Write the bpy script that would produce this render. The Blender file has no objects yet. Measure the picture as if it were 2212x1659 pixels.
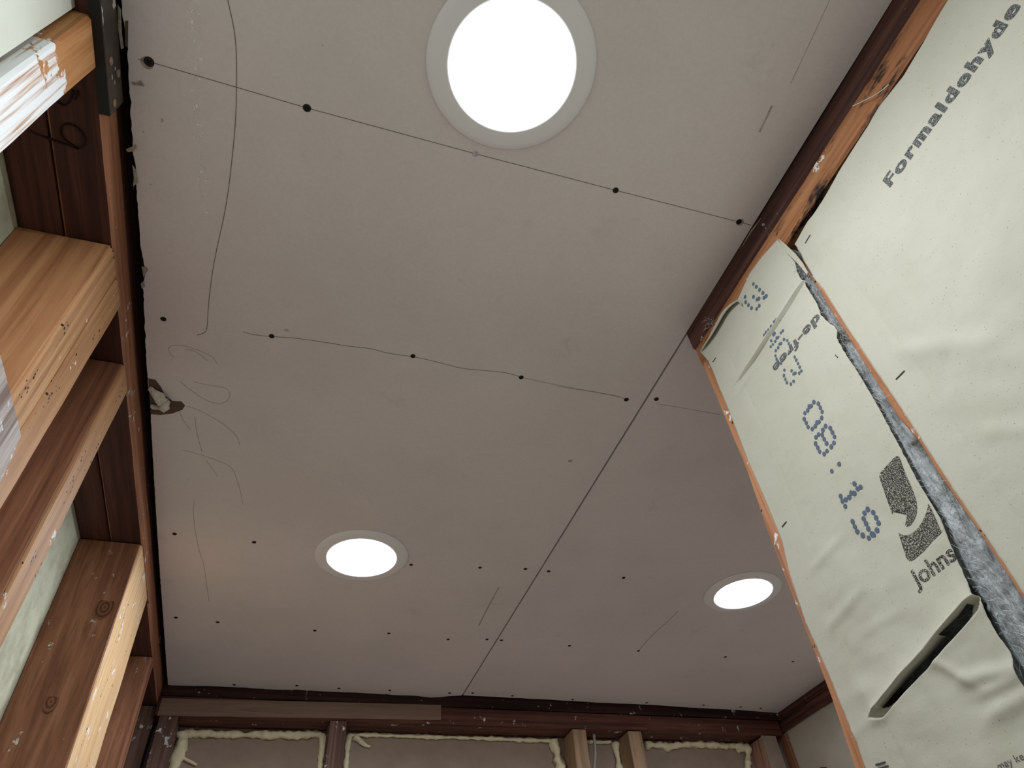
import bpy, bmesh, math, random
from mathutils import Vector, Matrix, noise

random.seed(7)
scene = bpy.context.scene
COL = scene.collection

# ------------------------------------------------------------------ camera
CZ = 1.5                      # eye height; coordinates below are metres with z measured from the eye
RW = Matrix(((0.94996146, 0.16913724, 0.26261345),
             (-0.30226586, 0.70981283, 0.63623982),
             (-0.07879455, -0.68378238, 0.72541924)))      # rows: world x, y, z in lens axes (right, down, forward)
FPX, CX, CY = 1429.228, 1106.0, 829.5
cam_d = bpy.data.cameras.new('camera')
cam = bpy.data.objects.new('camera', cam_d)
COL.objects.link(cam)
cam_d.sensor_width = 36.0
cam_d.lens = FPX / 2212 * 36.0
cam_d.clip_start = 0.01
right = RW @ Vector((1, 0, 0)); up = -(RW @ Vector((0, 1, 0))); back = -(RW @ Vector((0, 0, 1)))
mw = Matrix.Identity(4)
for i, v in enumerate((right, up, back)):
    for r in range(3):
        mw[r][i] = v[r]
mw.translation = Vector((0, 0, CZ))
cam.matrix_world = mw
scene.camera = cam

# ------------------------------------------------------------------ world, exposure
w = bpy.data.worlds.new('world'); scene.world = w; w.use_nodes = True
w.node_tree.nodes['Background'].inputs[0].default_value = (0.02, 0.02, 0.022, 1)
w.node_tree.nodes['Background'].inputs[1].default_value = 0.3
scene.view_settings.view_transform = 'Standard'
scene.view_settings.look = 'None'
scene.view_settings.gamma = 1.0
scene.view_settings.use_curve_mapping = False
scene.view_settings.exposure = 0.0
LAMP = 112.0                   # radiance of the downlight lenses

# ------------------------------------------------------------------ measuring helpers
H = 0.93                      # ceiling above the eye
def ray(p):
    return RW @ Vector(((p[0] - CX) / FPX, (p[1] - CY) / FPX, 1.0))
def onz(p, z=H):
    d = ray(p); return d * (z / d.z)
def onx(p, x):
    d = ray(p); return d * (x / d.x)
def ony(p, y):
    d = ray(p); return d * (y / d.y)

ORI = {}
def put(o, origin, parent=None):
    """place o at a world origin (z from the eye), parented to its thing"""
    COL.objects.link(o)
    origin = Vector(origin)
    ORI[o.name] = origin
    if parent is not None:
        o.parent = parent
        o.location = origin - ORI[parent.name]
    else:
        o.location = origin + Vector((0, 0, CZ))
    return o

def mesh(name, vs, fs, mat, parent=None, smooth=False, origin=None, mats=None, fmat=None):
    vs = [Vector(v) for v in vs]
    if origin is None:
        xs = [v.x for v in vs]; ys = [v.y for v in vs]; zs = [v.z for v in vs]
        origin = Vector(((min(xs) + max(xs)) / 2, (min(ys) + max(ys)) / 2, min(zs)))
    origin = Vector(origin)
    me = bpy.data.meshes.new(name)
    me.from_pydata([v - origin for v in vs], [], fs)
    for m in (mats or [mat]):
        me.materials.append(m)
    if fmat:
        for i, k in enumerate(fmat):
            me.polygons[i].material_index = k
    if smooth:
        for p in me.polygons: p.use_smooth = True
    me.update()
    bm = bmesh.new(); bm.from_mesh(me)
    bmesh.ops.recalc_face_normals(bm, faces=bm.faces)
    bm.to_mesh(me); bm.free()
    o = bpy.data.objects.new(name, me)
    return put(o, origin, parent)

def empty(name, loc, parent=None):
    o = bpy.data.objects.new(name, None)
    o.empty_display_size = 0.05
    return put(o, loc, parent)

def tag(o, label=None, cat=None, group=None, kind=None):
    if label: o['label'] = label
    if cat: o['category'] = cat
    if group: o['group'] = group
    if kind: o['kind'] = kind
    return o

def boxvf(x0, x1, y0, y1, z0, z1):
    v = [(x, y, z) for z in (z0, z1) for y in (y0, y1) for x in (x0, x1)]
    f = [(0, 2, 3, 1), (4, 5, 7, 6), (0, 1, 5, 4), (2, 6, 7, 3), (0, 4, 6, 2), (1, 3, 7, 5)]
    return v, f

def box(name, x0, x1, y0, y1, z0, z1, mat, parent=None):
    v, f = boxvf(x0, x1, y0, y1, z0, z1)
    return mesh(name, v, f, mat, parent)

def lumber(name, axis, secs, mat, parent, cham=0.003, step=0.04, jit=0.0012, seed=0):
    """a board: chamfered rectangle swept along an axis; secs = [(t, a0, a1, b0, b1)...]"""
    secs = sorted(secs)
    ts = []
    for s0, s1 in zip(secs, secs[1:]):
        n = max(1, min(60, int((s1[0] - s0[0]) / step)))
        ts += [s0[0] + (s1[0] - s0[0]) * i / n for i in range(n)]
    ts.append(secs[-1][0])
    vs, fs = [], []
    def at(t):
        for s0, s1 in zip(secs, secs[1:]):
            if t <= s1[0] + 1e-9:
                k = (t - s0[0]) / max(1e-9, s1[0] - s0[0])
                return [s0[i] + (s1[i] - s0[i]) * k for i in range(1, 5)]
        return secs[-1][1:]
    for t in ts:
        a0, a1, b0, b1 = at(t)
        c = cham
        ring = [(a0 + c, b0), (a1 - c, b0), (a1, b0 + c), (a1, b1 - c), (a1 - c, b1), (a0 + c, b1), (a0, b1 - c), (a0, b0 + c)]
        for k, (a, b) in enumerate(ring):
            j = Vector((t * 9 + seed * 3.1, (k // 2) * 5.3, seed * 1.7))
            a += noise.noise(j) * jit; b += noise.noise(j + Vector((40, 3, 9))) * jit
            vs.append({'x': (t, a, b), 'y': (a, t, b), 'z': (a, b, t)}[axis])
    n = len(ts)
    for i in range(n - 1):
        for k in range(8):
            k2 = (k + 1) % 8
            fs.append((i * 8 + k, i * 8 + k2, (i + 1) * 8 + k2, (i + 1) * 8 + k))
    fs.append(tuple(range(7, -1, -1))); fs.append(tuple(range((n - 1) * 8, n * 8)))
    return mesh(name, vs, fs, mat, parent)

def prism(name, pts, nrm, th, mat, parent=None, origin=None):
    """planar outline pts (3-D) given a thickness th along nrm"""
    nrm = Vector(nrm); n = len(pts)
    vs = [Vector(p) for p in pts] + [Vector(p) + nrm * th for p in pts]
    fs = [tuple(range(n)), tuple(range(2 * n - 1, n - 1, -1))]
    fs += [(i, (i + 1) % n, n + (i + 1) % n, n + i) for i in range(n)]
    return mesh(name, vs, fs, mat, parent, origin=origin)

def tube(pts, radii, seg=8, lump=0.0, seed=0, closed_ends=True):
    pts = [Vector(p) for p in pts]
    vs, fs = [], []
    n = len(pts)
    for i, p in enumerate(pts):
        t = (pts[min(i + 1, n - 1)] - pts[max(i - 1, 0)]).normalized()
        a = t.orthogonal().normalized()
        ref = Vector((0.31, 0.9, 0.29))
        a = (ref - t * ref.dot(t)).normalized() if abs(ref.dot(t)) < 0.95 else a
        b = t.cross(a)
        r = radii[i] if hasattr(radii, '__len__') else radii
        for k in range(seg):
            th = 2 * math.pi * k / seg
            d = a * math.cos(th) + b * math.sin(th)
            rr = r * (1 + lump * noise.noise(p * 60 + d * 1.2 + Vector((seed * 7.7, 0, 0))) * 1.6)
            vs.append(p + d * rr)
    for i in range(n - 1):
        for k in range(seg):
            k2 = (k + 1) % seg
            fs.append((i * seg + k, i * seg + k2, (i + 1) * seg + k2, (i + 1) * seg + k))
    fs.append(tuple(range(seg - 1, -1, -1))); fs.append(tuple(range((n - 1) * seg, n * seg)))
    return vs, fs

def resample(pts, step):
    pts = [Vector(p) for p in pts]
    out = [pts[0]]
    for a, b in zip(pts, pts[1:]):
        n = max(1, int((b - a).length / step))
        out += [a + (b - a) * (i / n) for i in range(1, n + 1)]
    return out

def smoothpoly(pts, it=2):
    pts = [Vector(p) for p in pts]
    for _ in range(it):
        q = [pts[0]]
        for a, b in zip(pts, pts[1:]):
            q += [a * .75 + b * .25, a * .25 + b * .75]
        q.append(pts[-1]); pts = q
    return pts

def interp(tab, t):
    """piecewise linear; tab sorted by first value"""
    if t <= tab[0][0]: return tab[0][1]
    for a, b in zip(tab, tab[1:]):
        if t <= b[0]:
            return a[1] + (b[1] - a[1]) * (t - a[0]) / max(1e-9, b[0] - a[0])
    return tab[-1][1]

# ------------------------------------------------------------------ materials
def srgb(r, g, b):
    def f(c):
        c /= 255.0
        return c / 12.92 if c <= 0.04045 else ((c + 0.055) / 1.055) ** 2.4
    return (f(r), f(g), f(b), 1.0)

class NT:
    def __init__(s, name):
        s.m = bpy.data.materials.new(name); s.m.use_nodes = True
        s.n = s.m.node_tree.nodes; s.l = s.m.node_tree.links
        s.b = s.n['Principled BSDF']
        s.tc = s.n.new('ShaderNodeTexCoord')
    def link(s, a, b): s.l.new(a, b)
    def mapping(s, scale, loc=(0, 0, 0), rnd=True):
        mp = s.n.new('ShaderNodeMapping'); mp.inputs['Scale'].default_value = scale; mp.inputs['Location'].default_value = loc
        if rnd:
            oi = s.n.new('ShaderNodeObjectInfo')
            ml = s.n.new('ShaderNodeVectorMath'); ml.operation = 'MULTIPLY_ADD'
            cb = s.n.new('ShaderNodeCombineXYZ')
            for k in range(3): s.link(oi.outputs['Random'], cb.inputs[k])
            s.link(cb.outputs[0], ml.inputs[0]); ml.inputs[1].default_value = (17, 31, 23)
            s.link(s.tc.outputs['Object'], ml.inputs[2])
            s.link(ml.outputs[0], mp.inputs['Vector'])
        else:
            s.link(s.tc.outputs['Object'], mp.inputs['Vector'])
        return mp.outputs[0]
    def noise(s, vec, scale, detail=3, rough=0.5, dist=0.0):
        t = s.n.new('ShaderNodeTexNoise')
        t.inputs['Scale'].default_value = scale; t.inputs['Detail'].default_value = detail
        t.inputs['Roughness'].default_value = rough; t.inputs['Distortion'].default_value = dist
        s.link(vec, t.inputs['Vector']); return t.outputs['Fac']
    def ramp(s, fac, stops):
        r = s.n.new('ShaderNodeValToRGB')
        while len(r.color_ramp.elements) < len(stops): r.color_ramp.elements.new(0.5)
        for e, (p, c) in zip(r.color_ramp.elements, stops):
            e.position = p; e.color = c if len(c) == 4 else (*c, 1)
        s.link(fac, r.inputs[0]); return r.outputs[0]
    def step(s, fac, lo, hi):
        m = s.n.new('ShaderNodeMapRange'); m.inputs[1].default_value = lo; m.inputs[2].default_value = hi
        m.interpolation_type = 'SMOOTHSTEP'
        s.link(fac, m.inputs[0]); return m.outputs[0]
    def math(s, op, a, b=None, c=None):
        m = s.n.new('ShaderNodeMath'); m.operation = op
        for i, v in enumerate((a, b, c)):
            if v is None: continue
            if isinstance(v, (int, float)): m.inputs[i].default_value = v
            else: s.link(v, m.inputs[i])
        return m.outputs[0]
    def mix(s, fac, a, b, mode='MIX'):
        m = s.n.new('ShaderNodeMix'); m.data_type = 'RGBA'; m.blend_type = mode
        for i, v in ((0, fac), (6, a), (7, b)):
            if isinstance(v, (int, float)): m.inputs[i].default_value = v
            elif isinstance(v, tuple): m.inputs[i].default_value = v
            else: s.link(v, m.inputs[i])
        return m.outputs[2]
    def bump(s, h, strength, dist=0.001, normal=None):
        b = s.n.new('ShaderNodeBump'); b.inputs['Strength'].default_value = strength; b.inputs['Distance'].default_value = dist
        s.link(h, b.inputs['Height'])
        if normal is not None: s.link(normal, b.inputs['Normal'])
        return b.outputs[0]
    def out(s, col, rough=0.7, normal=None, spec=0.3):
        if isinstance(col, tuple): s.b.inputs['Base Color'].default_value = col
        else: s.link(col, s.b.inputs['Base Color'])
        if isinstance(rough, (int, float)): s.b.inputs['Roughness'].default_value = rough
        else: s.link(rough, s.b.inputs['Roughness'])
        s.b.inputs['Specular IOR Level'].default_value = spec
        if normal is not None: s.link(normal, s.b.inputs['Normal'])
        return s.m

WHITE = srgb(225, 228, 228)
def wood(name, dark, mid, light, axis='z', paint=0.0, stain=0.0, holes=0.0, grain=1.0, contrast=1.0, paint_below=None, rough=0.62):
    t = NT(name)
    sc = {'x': (0.035, 1, 1), 'y': (1, 0.035, 1), 'z': (1, 1, 0.035)}[axis]
    v = t.mapping(sc)
    g1 = t.noise(v, 62 * grain, 3, 0.55, 0.8)
    g2 = t.noise(v, 300 * grain, 2, 0.6)
    v3 = t.mapping({'x': (0.25, 1, 1), 'y': (1, 0.25, 1), 'z': (1, 1, 0.25)}[axis])
    g3 = t.noise(v3, 14, 4, 0.6)
    k = 0.16 / contrast
    c = t.ramp(g1, [(0.5 - k, srgb(*dark)), (0.5, srgb(*mid)), (0.5 + k, srgb(*light))])
    c = t.mix(t.math('MULTIPLY', t.step(g2, 0.50, 0.75), 0.45), c, srgb(*[int(x * 0.7) for x in dark]))
    # uneven tone along the board
    c = t.mix(t.math('MULTIPLY', t.step(g3, 0.35, 0.75), 0.45), c, srgb(*dark))
    if stain > 0:
        vs = t.mapping({'x': (0.3, 1, 1), 'y': (1, 0.3, 1), 'z': (1, 1, 0.3)}[axis], (3, 1, 2))
        s1 = t.noise(vs, 22, 5, 0.75)
        c = t.mix(t.step(s1, 0.70 - 0.22 * stain, 0.76 - 0.16 * stain), c, srgb(28, 20, 18))
    if holes > 0:
        vh = t.mapping((1, 1, 1))
        vo = t.n.new('ShaderNodeTexVoronoi'); vo.inputs['Scale'].default_value = 120
        t.link(vh, vo.inputs['Vector'])
        hm = t.math('MULTIPLY', t.math('LESS_THAN', vo.outputs['Distance'], 0.26), t.step(t.noise(t.mapping((1, 1, 0.35)), 34, 3), 0.68 - 0.14 * holes, 0.70 - 0.14 * holes))
        c = t.mix(hm, c, srgb(25, 14, 10))
    pr = None
    if paint > 0:
        vp = t.mapping((1, 1, 1), (5, 9, 2))
        p1 = t.noise(vp, 24, 8, 0.68)
        base = t.math('ADD', p1, paint)
        if paint_below is not None:
            sx = t.n.new('ShaderNodeSeparateXYZ'); t.link(t.tc.outputs['Object'], sx.inputs[0])
            gr = t.math('MULTIPLY', t.math('SUBTRACT', paint_below, sx.outputs[2]), 3.2)
            gr = t.math('MINIMUM', t.math('MAXIMUM', gr, -0.12), 0.34)
            base = t.math('ADD', base, gr)
        pr = t.step(base, 0.70, 0.73)
        scr = t.noise(v, 130, 3, 0.6)
        pr = t.math('MULTIPLY', pr, t.step(scr, 0.28, 0.52))
        c = t.mix(pr, c, WHITE)
    n = t.bump(g2, 0.35, 0.0006, t.bump(g1, 0.3, 0.0008))
    return t.out(c, rough, n, 0.25)

M = {}
M['ora'] = wood('orange_fir', (150, 98, 58), (180, 126, 78), (196, 144, 94), 'z', paint=0.0)
M['ora_paint'] = wood('orange_fir_painted', (150, 98, 58), (180, 126, 78), (196, 144, 94), 'z', paint=0.13, paint_below=2.30)
M['fir_mid'] = wood('tan_fir', (158, 112, 74), (186, 140, 98), (202, 158, 114), 'z', paint=0.06, holes=0.7, contrast=0.8)
M['fir_side'] = wood('brown_fir', (164, 110, 74), (196, 140, 98), (210, 158, 114), 'z', paint=0.0, grain=0.7, contrast=0.8)
M['fir_side_dark'] = wood('dark_brown_fir', (118, 76, 56), (148, 100, 74), (168, 118, 90), 'z', paint=0.02, grain=1.0, contrast=1.0)
M['fir_pale'] = wood('pale_fir', (196, 156, 114), (214, 180, 138), (224, 196, 156), 'z', paint=0.08, holes=0.3, contrast=0.8)
M['fir_red'] = wood('red_fir', (126, 82, 62), (156, 106, 80), (176, 126, 98), 'z', paint=0.06, contrast=0.8)
M['redwood_y'] = wood('old_redwood', (140, 92, 68), (170, 116, 86), (188, 136, 104), 'y', paint=0.07, stain=0.1)
M['redwood_dark_y'] = wood('dark_redwood', (62, 38, 33), (90, 56, 48), (112, 74, 64), 'y', paint=0.06, stain=0.2)
M['under_y'] = wood('shaded_underside', (66, 38, 32), (86, 50, 41), (100, 62, 51), 'y')  # dark tone carries the shade below the plate
M['orange_y'] = wood('orange_plate', (132, 84, 54), (164, 110, 72), (182, 130, 90), 'y', paint=0.06, stain=0.85)
M['stud_end'] = wood('end_stud_fir', (146, 96, 64), (176, 121, 84), (194, 142, 106), 'z', paint=0.08, holes=0.4)
M['redwood_x'] = wood('redwood_plate', (70, 40, 34), (98, 58, 48), (118, 76, 64), 'x', paint=0.07, stain=0.2)
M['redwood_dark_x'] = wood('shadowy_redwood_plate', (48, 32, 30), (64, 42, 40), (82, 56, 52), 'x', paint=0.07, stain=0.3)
M['stud_dark'] = wood('dark_stud', (78, 56, 50), (106, 78, 68), (130, 100, 88), 'z', paint=0.10)
M['stud_tan'] = wood('tan_stud', (140, 112, 88), (164, 136, 108), (182, 152, 122), 'z', paint=0.0, contrast=0.7)
M['stud_pink'] = wood('pinkish_stud', (132, 92, 78), (166, 124, 108), (190, 150, 132), 'z', paint=0.02)
M['board_grey'] = wood('grey_brown_board', (122, 98, 86), (138, 113, 100), (150, 126, 112), 'x', contrast=0.6)
M['greypaint'] = wood('grey_painted_board', (120, 100, 92), (168, 156, 150), (196, 188, 182), 'z', paint=0.12, stain=0.1)

def plain(name, col, rough=0.7, sc=40, amt=0.25, bump=0.2, spec=0.3, dark=None, det=5):
    t = NT(name)
    v = t.mapping((1, 1, 1))
    n1 = t.noise(v, sc, det, 0.6)
    dk = dark or tuple(int(c * 0.72) for c in col)
    c = t.mix(t.math('MULTIPLY', t.step(n1, 0.38, 0.72), amt * 2), srgb(*col), srgb(*dk))
    return t.out(c, rough, t.bump(t.noise(v, sc * 8, 3, 0.6), bump, 0.0008), spec)

def drywall(name, col):
    t = NT(name)
    v = t.mapping((1, 1, 1))
    big = t.noise(v, 3.2, 4, 0.6)
    med = t.noise(v, 11, 5, 0.65)
    fine = t.noise(v, 700, 2, 0.6)
    fibre = t.noise(v, 180, 4, 0.7)
    c = t.mix(t.math('MULTIPLY', t.step(big, 0.35, 0.7), 0.25), srgb(*col), srgb(*[int(x * 0.86) for x in col]))
    c = t.mix(t.math('MULTIPLY', t.step(med, 0.62, 0.78), 0.32), c, srgb(*[int(x * 0.72) for x in col]))
    c = t.mix(t.math('MULTIPLY', t.step(fibre, 0.3, 0.7), 0.14), c, srgb(*[int(x * 0.8) for x in col]))
    n = t.bump(fine, 0.12, 0.0004, t.bump(fibre, 0.12, 0.0006))
    return t.out(c, 0.85, n, 0.15)
M['drywall'] = drywall('grey_drywall_paper', (231, 221, 220))
M['gypsum'] = plain('torn_gypsum_edge', (190, 180, 168), 0.9, 200, 0.4, 0.6)
M['greenboard'] = plain('pale_greenish_board', (206, 210, 197), 0.75, 18, 0.14, 0.1, dark=(186, 188, 170))
M['sheath'] = plain('pale_sheathing', (196, 198, 176), 0.85, 22, 0.25, 0.25, dark=(132, 128, 104))
M['fibreboard'] = plain('grey_brown_sheathing', (160, 142, 128), 0.8, 12, 0.15, 0.1)
M['alcove_panel'] = plain('grey_drywall_panel', (190, 182, 168), 0.8, 10, 0.15, 0.1)
M['backing'] = plain('attic_dark_boards', (70, 52, 44), 0.9, 10, 0.3, 0.3)
M['floor'] = plain('dusty_grey_subfloor', (234, 232, 232), 0.7, 14, 0.06, 0.2)
M['trim_white'] = plain('white_trim', (244, 240, 242), 0.45, 4, 0.02, 0.02, 0.4)
M['black'] = plain('black_phosphate', (18, 17, 18), 0.5, 200, 0.2, 0.1, 0.4)
M['blackest'] = plain('driver_recess', (6, 6, 6), 0.8, 100, 0.1, 0.1)
M['zinc'] = plain('zinc_screw', (206, 198, 206), 0.4, 300, 0.4, 0.2, 0.6)
M['pencil'] = plain('graphite_line', (134, 124, 118), 0.7, 300, 0.4, 0.1)
M['pencil_faint'] = plain('faint_graphite_line', (190, 181, 176), 0.8, 300, 0.4, 0.1)
M['mark_brown'] = plain('dark_crayon', (44, 18, 14), 0.8, 300, 0.3, 0.1)
M['torn_brown'] = plain('torn_brown_paper', (104, 80, 70), 0.9, 60, 0.2, 0.4)
M['tuft'] = plain('white_wool_tuft', (232, 226, 214), 0.95, 120, 0.3, 0.9)
M['foam'] = plain('cream_spray_foam', (240, 230, 196), 0.6, 60, 0.15, 0.3, dark=(206, 186, 136))
M['white_fleck'] = plain('white_fleck', (225, 220, 212), 0.7, 100, 0.1, 0.1)
M['chip'] = plain('pale_paper_chip', (176, 164, 150), 0.9, 200, 0.3, 0.4)
M['cable'] = plain('grey_cable_sheath', (176, 172, 168), 0.4, 60, 0.1, 0.05, 0.5)
M['box'] = plain('dark_grey_plastic', (52, 50, 50), 0.5, 60, 0.1, 0.05, 0.5)

def strap_mat():
    t = NT('dark_galvanised_strap')
    v = t.mapping((1, 1, 1))
    n1 = t.noise(v, 30, 5, 0.6)
    c = t.ramp(n1, [(0.3, srgb(46, 38, 32)), (0.6, srgb(78, 68, 58)), (0.8, srgb(96, 86, 74))])
    p = t.step(t.noise(t.mapping((1, 0.6, 1), (2, 2, 2)), 26, 6, 0.6), 0.60, 0.64)
    c = t.mix(p, c, WHITE)
    t.b.inputs['Metallic'].default_value = 0.35
    return t.out(c, 0.42, t.bump(n1, 0.2, 0.0006), 0.5)
M['strap'] = strap_mat()
M['nail'] = plain('nail_head', (150, 120, 96), 0.4, 200, 0.5, 0.3, 0.6)

def paper_mat(name, col):
    t = NT(name)
    v = t.mapping((1, 1, 1))
    n1 = t.noise(v, 9, 5, 0.65)
    n2 = t.noise(v, 45, 5, 0.7)
    n3 = t.noise(v, 900, 2, 0.6)
    c = t.mix(t.math('MULTIPLY', t.step(n1, 0.35, 0.72), 0.18), srgb(*col), srgb(*[int(x * y) for x, y in zip(col, (.86, .85, .80))]))
    c = t.mix(t.math('MULTIPLY', t.step(n2, 0.5, 0.75), 0.22), c, srgb(*[int(x * y) for x, y in zip(col, (.88, .88, .86))]))
    sp = t.step(t.noise(v, 520, 1, 0.5), 0.735, 0.75)
    c = t.mix(t.math('MULTIPLY', sp, 0.7), c, srgb(120, 100, 76))
    n = t.bump(n3, 0.15, 0.0003, t.bump(n2, 0.3, 0.0012))
    return t.out(c, 0.68, n, 0.25)
PAPER = (176, 174, 159)
M['paper'] = paper_mat('kraft_facing', PAPER)
M['paper_back'] = paper_mat('kraft_facing_tab', (172, 168, 150))

def ink_mat(name, col, lo, hi, scale):
    t = NT(name)
    v = t.mapping((1, 1, 1))
    n = t.noise(v, scale, 2, 0.7)
    c = t.mix(t.step(n, lo, hi), srgb(*col), srgb(*PAPER))
    return t.out(c, 0.7, None, 0.2)
M['ink'] = ink_mat('grey_print_ink', (62, 64, 66), 0.50, 0.70, 850)
M['ink_black'] = ink_mat('black_logo_ink', (34, 31, 28), 0.47, 0.66, 850)
M['ink_blue'] = ink_mat('blue_dot_ink', (80, 92, 108), 0.8, 0.95, 500)

def glass_mat():
    t = NT('grey_glass_wool')
    v = t.mapping((1, 1, 0.22))
    n1 = t.noise(v, 60, 6, 0.75, 1.2)
    n2 = t.noise(v, 260, 4, 0.7, 0.8)
    n3 = t.noise(t.mapping((1, 1, 1)), 16, 4, 0.6)
    c = t.ramp(n1, [(0.30, srgb(110, 112, 112)), (0.5, srgb(152, 156, 158)), (0.72, srgb(210, 214, 216))])
    c = t.mix(t.step(n3, 0.60, 0.72), c, srgb(84, 76, 66))
    return t.out(c, 0.95, t.bump(n2, 0.9, 0.002, t.bump(n1, 0.8, 0.004)), 0.1)
M['wool'] = glass_mat()
M['strand'] = plain('glass_strand', (200, 204, 204), 0.6, 50, 0.1, 0.0, 0.4)

def lens_mat():
    m = bpy.data.materials.new('lit_diffuser'); m.use_nodes = True
    nt = m.node_tree; nt.nodes.clear()
    e = nt.nodes.new('ShaderNodeEmission'); o = nt.nodes.new('ShaderNodeOutputMaterial')
    e.inputs[0].default_value = (0.95, 1.0, 1.06, 1); e.inputs[1].default_value = LAMP
    nt.links.new(e.outputs[0], o.inputs[0]); return m
M['lens'] = lens_mat()

def scuff_mat():
    t = NT('chalky_scuff')
    v = t.mapping((1, 0.5, 1))
    n = t.noise(v, 190, 5, 0.7)
    t.out(srgb(250, 246, 240), 0.9, None, 0.1)
    sx = t.n.new('ShaderNodeUVMap')
    t.link(t.step(n, 0.50, 0.62), t.b.inputs['Alpha'])
    return t.m
M['scuff'] = scuff_mat()

# ================================================================== the setting
FLOOR = -CZ
YB = -1.5
tag(box('floor', -0.6, 2.2, YB - 0.1, 2.5, FLOOR - 0.05, FLOOR, M['floor']), 'dusty pale grey subfloor of the stripped room', kind='structure')
tag(box('wall_near', -0.6, 2.2, YB - 0.12, YB, FLOOR, 1.05, M['greenboard']), 'pale board wall behind the viewer', kind='structure')

# ---- ceiling
ceil = tag(box('ceiling', -0.6, 2.2, YB, 2.5, 0.990, 1.03, M['backing']), 'dark attic boards above the grey drywall sheets', kind='structure')

def ragged(pts, amp, step, seed, closed=False):
    out = []
    ps = resample(pts, step)
    for i, p in enumerate(ps):
        q = Vector((i * 0.37 + seed, seed * 2.3, 0))
        a = noise.noise(q) * amp + noise.noise(q * 4.1) * amp * 0.5
        if i in (0, len(ps) - 1): a = 0
        out.append((p, a))
    return out

# left edge of the near sheet, measured, then roughened
edge_px = [(262, 0), (268, 60), (276, 105), (275, 128), (279, 180), (284, 260), (287, 320), (290, 345), (294, 390), (297, 440),
           (301, 490), (303, 530), (309, 560), (314, 583), (309, 620), (311, 660), (313, 720), (317, 790), (320, 830), (325, 880),
           (327, 930), (331, 1000), (336, 1090), (341, 1170), (347, 1260), (353, 1340), (359, 1430), (363, 1480)]
edge = [onz(p) for p in edge_px]
edge = [Vector((edge[0].x, YB, H))] + edge
le = []
for p, a in ragged(edge, 0.0022, 0.006, 3):
    if p.y < -0.1: a *= 0
    amp = 1.0 if p.y < 0.9 else 0.35
    le.append(Vector((p.x + a * amp, p.y, H)))
far_px = [(363, 1480), (440, 1482), (505, 1484), (600, 1490), (640, 1490), (700, 1494), (770, 1496), (850, 1501), (900, 1503), (930, 1507), (998, 1502)]
far = [Vector((p.x, p.y + a * 0.8, H)) for p, a in ragged([onz(q) for q in far_px], 0.004, 0.012, 9)]
SX = 0.6135
outline = le + far[1:-1] + [Vector((SX, far[-1].y, H)), Vector((SX, YB, H))]
panel_a = prism('drywall_sheet', outline, (0, 0, 1), 0.0127, M['drywall'], ceil)
tag(panel_a, 'large grey paper-faced drywall sheet with a ragged left edge')
far2_px = [(1002, 1502), (1060, 1505), (1100, 1507), (1180, 1511), (1300, 1518), (1400, 1522), (1500, 1529), (1600, 1534), (1686, 1541)]
far2 = [Vector((p.x, p.y + a * 0.6, H)) for p, a in ragged([onz(q) for q in far2_px], 0.003, 0.015, 21)]
outline2 = [Vector((SX + 0.0045, 0.45, H)), Vector((SX + 0.0045, far2[0].y, H))] + far2[1:] + [Vector((1.93, 0.45, H))]
panel_b = prism('drywall_sheet', outline2, (0, 0, 1), 0.0127, M['drywall'], ceil)
tag(panel_b, 'grey drywall sheet beyond the seam, over the alcove')

# ---- screws
def screw_mesh():
    vs, fs, fm = [], [], []
    prof = [(0.0, 0.0035), (0.0046, 0.0), (0.0050, 0.0004), (0.0050, 0.0015)]   # r, drop below the paper is negative z
    seg = 20
    rings = [(0.0050, 0.0006), (0.0050, -0.0006), (0.0042, -0.0010)]
    for r, z in rings:
        for k in range(seg):
            a = 2 * math.pi * k / seg
            vs.append((r * math.cos(a), r * math.sin(a), z))
    for i in range(2):
        for k in range(seg):
            fs.append((i * seg + k, i * seg + (k + 1) % seg, (i + 1) * seg + (k + 1) % seg, (i + 1) * seg + k)); fm.append(0)
    fs.append(tuple(range(2 * seg, 3 * seg))); fm.append(0)
    # cross recess outline
    a, b = 0.0028, 0.0007
    pts = [(a, -b), (a, b), (b, b), (b, a), (-b, a), (-b, b), (-a, b), (-a, -b), (-b, -b), (-b, -a), (b, -a), (b, -b)]
    o = len(vs)
    vs += [(x, y, -0.00108) for x, y in pts]
    fs.append(tuple(range(o, o + 12))); fm.append(1)
    me = bpy.data.meshes.new('screw'); me.from_pydata(vs, [], fs)
    me.materials.append(M['black']); me.materials.append(M['blackest'])
    for i, k in enumerate(fm): me.polygons[i].material_index = k
    return me
SCREW = screw_mesh()
SCREW_Z = SCREW.copy(); SCREW_Z.materials[0] = M['zinc']; SCREW_Z.materials[1] = M['zinc']
def screw(p, parent, s=1.0, me=None):
    q = onz(p)
    o = bpy.data.objects.new('screw', me or SCREW)
    put(o, q, parent); o.scale = (s, s, s); o.rotation_euler = (0, 0, random.uniform(0, 3))
    return o
for p, s in [((322, 133), 1.25), ((663, 233), 1.1), ((1330, 411), 0.95), ((1596, 479), 0.95),
          ((353, 689), .95), ((587, 726), 0.95), ((892, 769), .95), ((1126, 815), .95), ((1353, 863), 1),
          ((377, 1153), 1), ((549, 1171), 1), ((888, 1220), .9), ((1037, 1226), .95), ((1135, 1229), 1),
          ((380, 1334), 1), ((470, 1344), 1), ((680, 1362), 1), ((840, 1368), 1), ((968, 1381), 1), ((1052, 1381), 1),
          ((506, 1479), 1), ((641, 1481), 1), ((732, 1487), 1), ((842, 1491), 1), ((971, 1497), 1)]:
    screw(p, panel_a, s)
screw((1027, 332), panel_a, 0.95, SCREW_Z)
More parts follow.
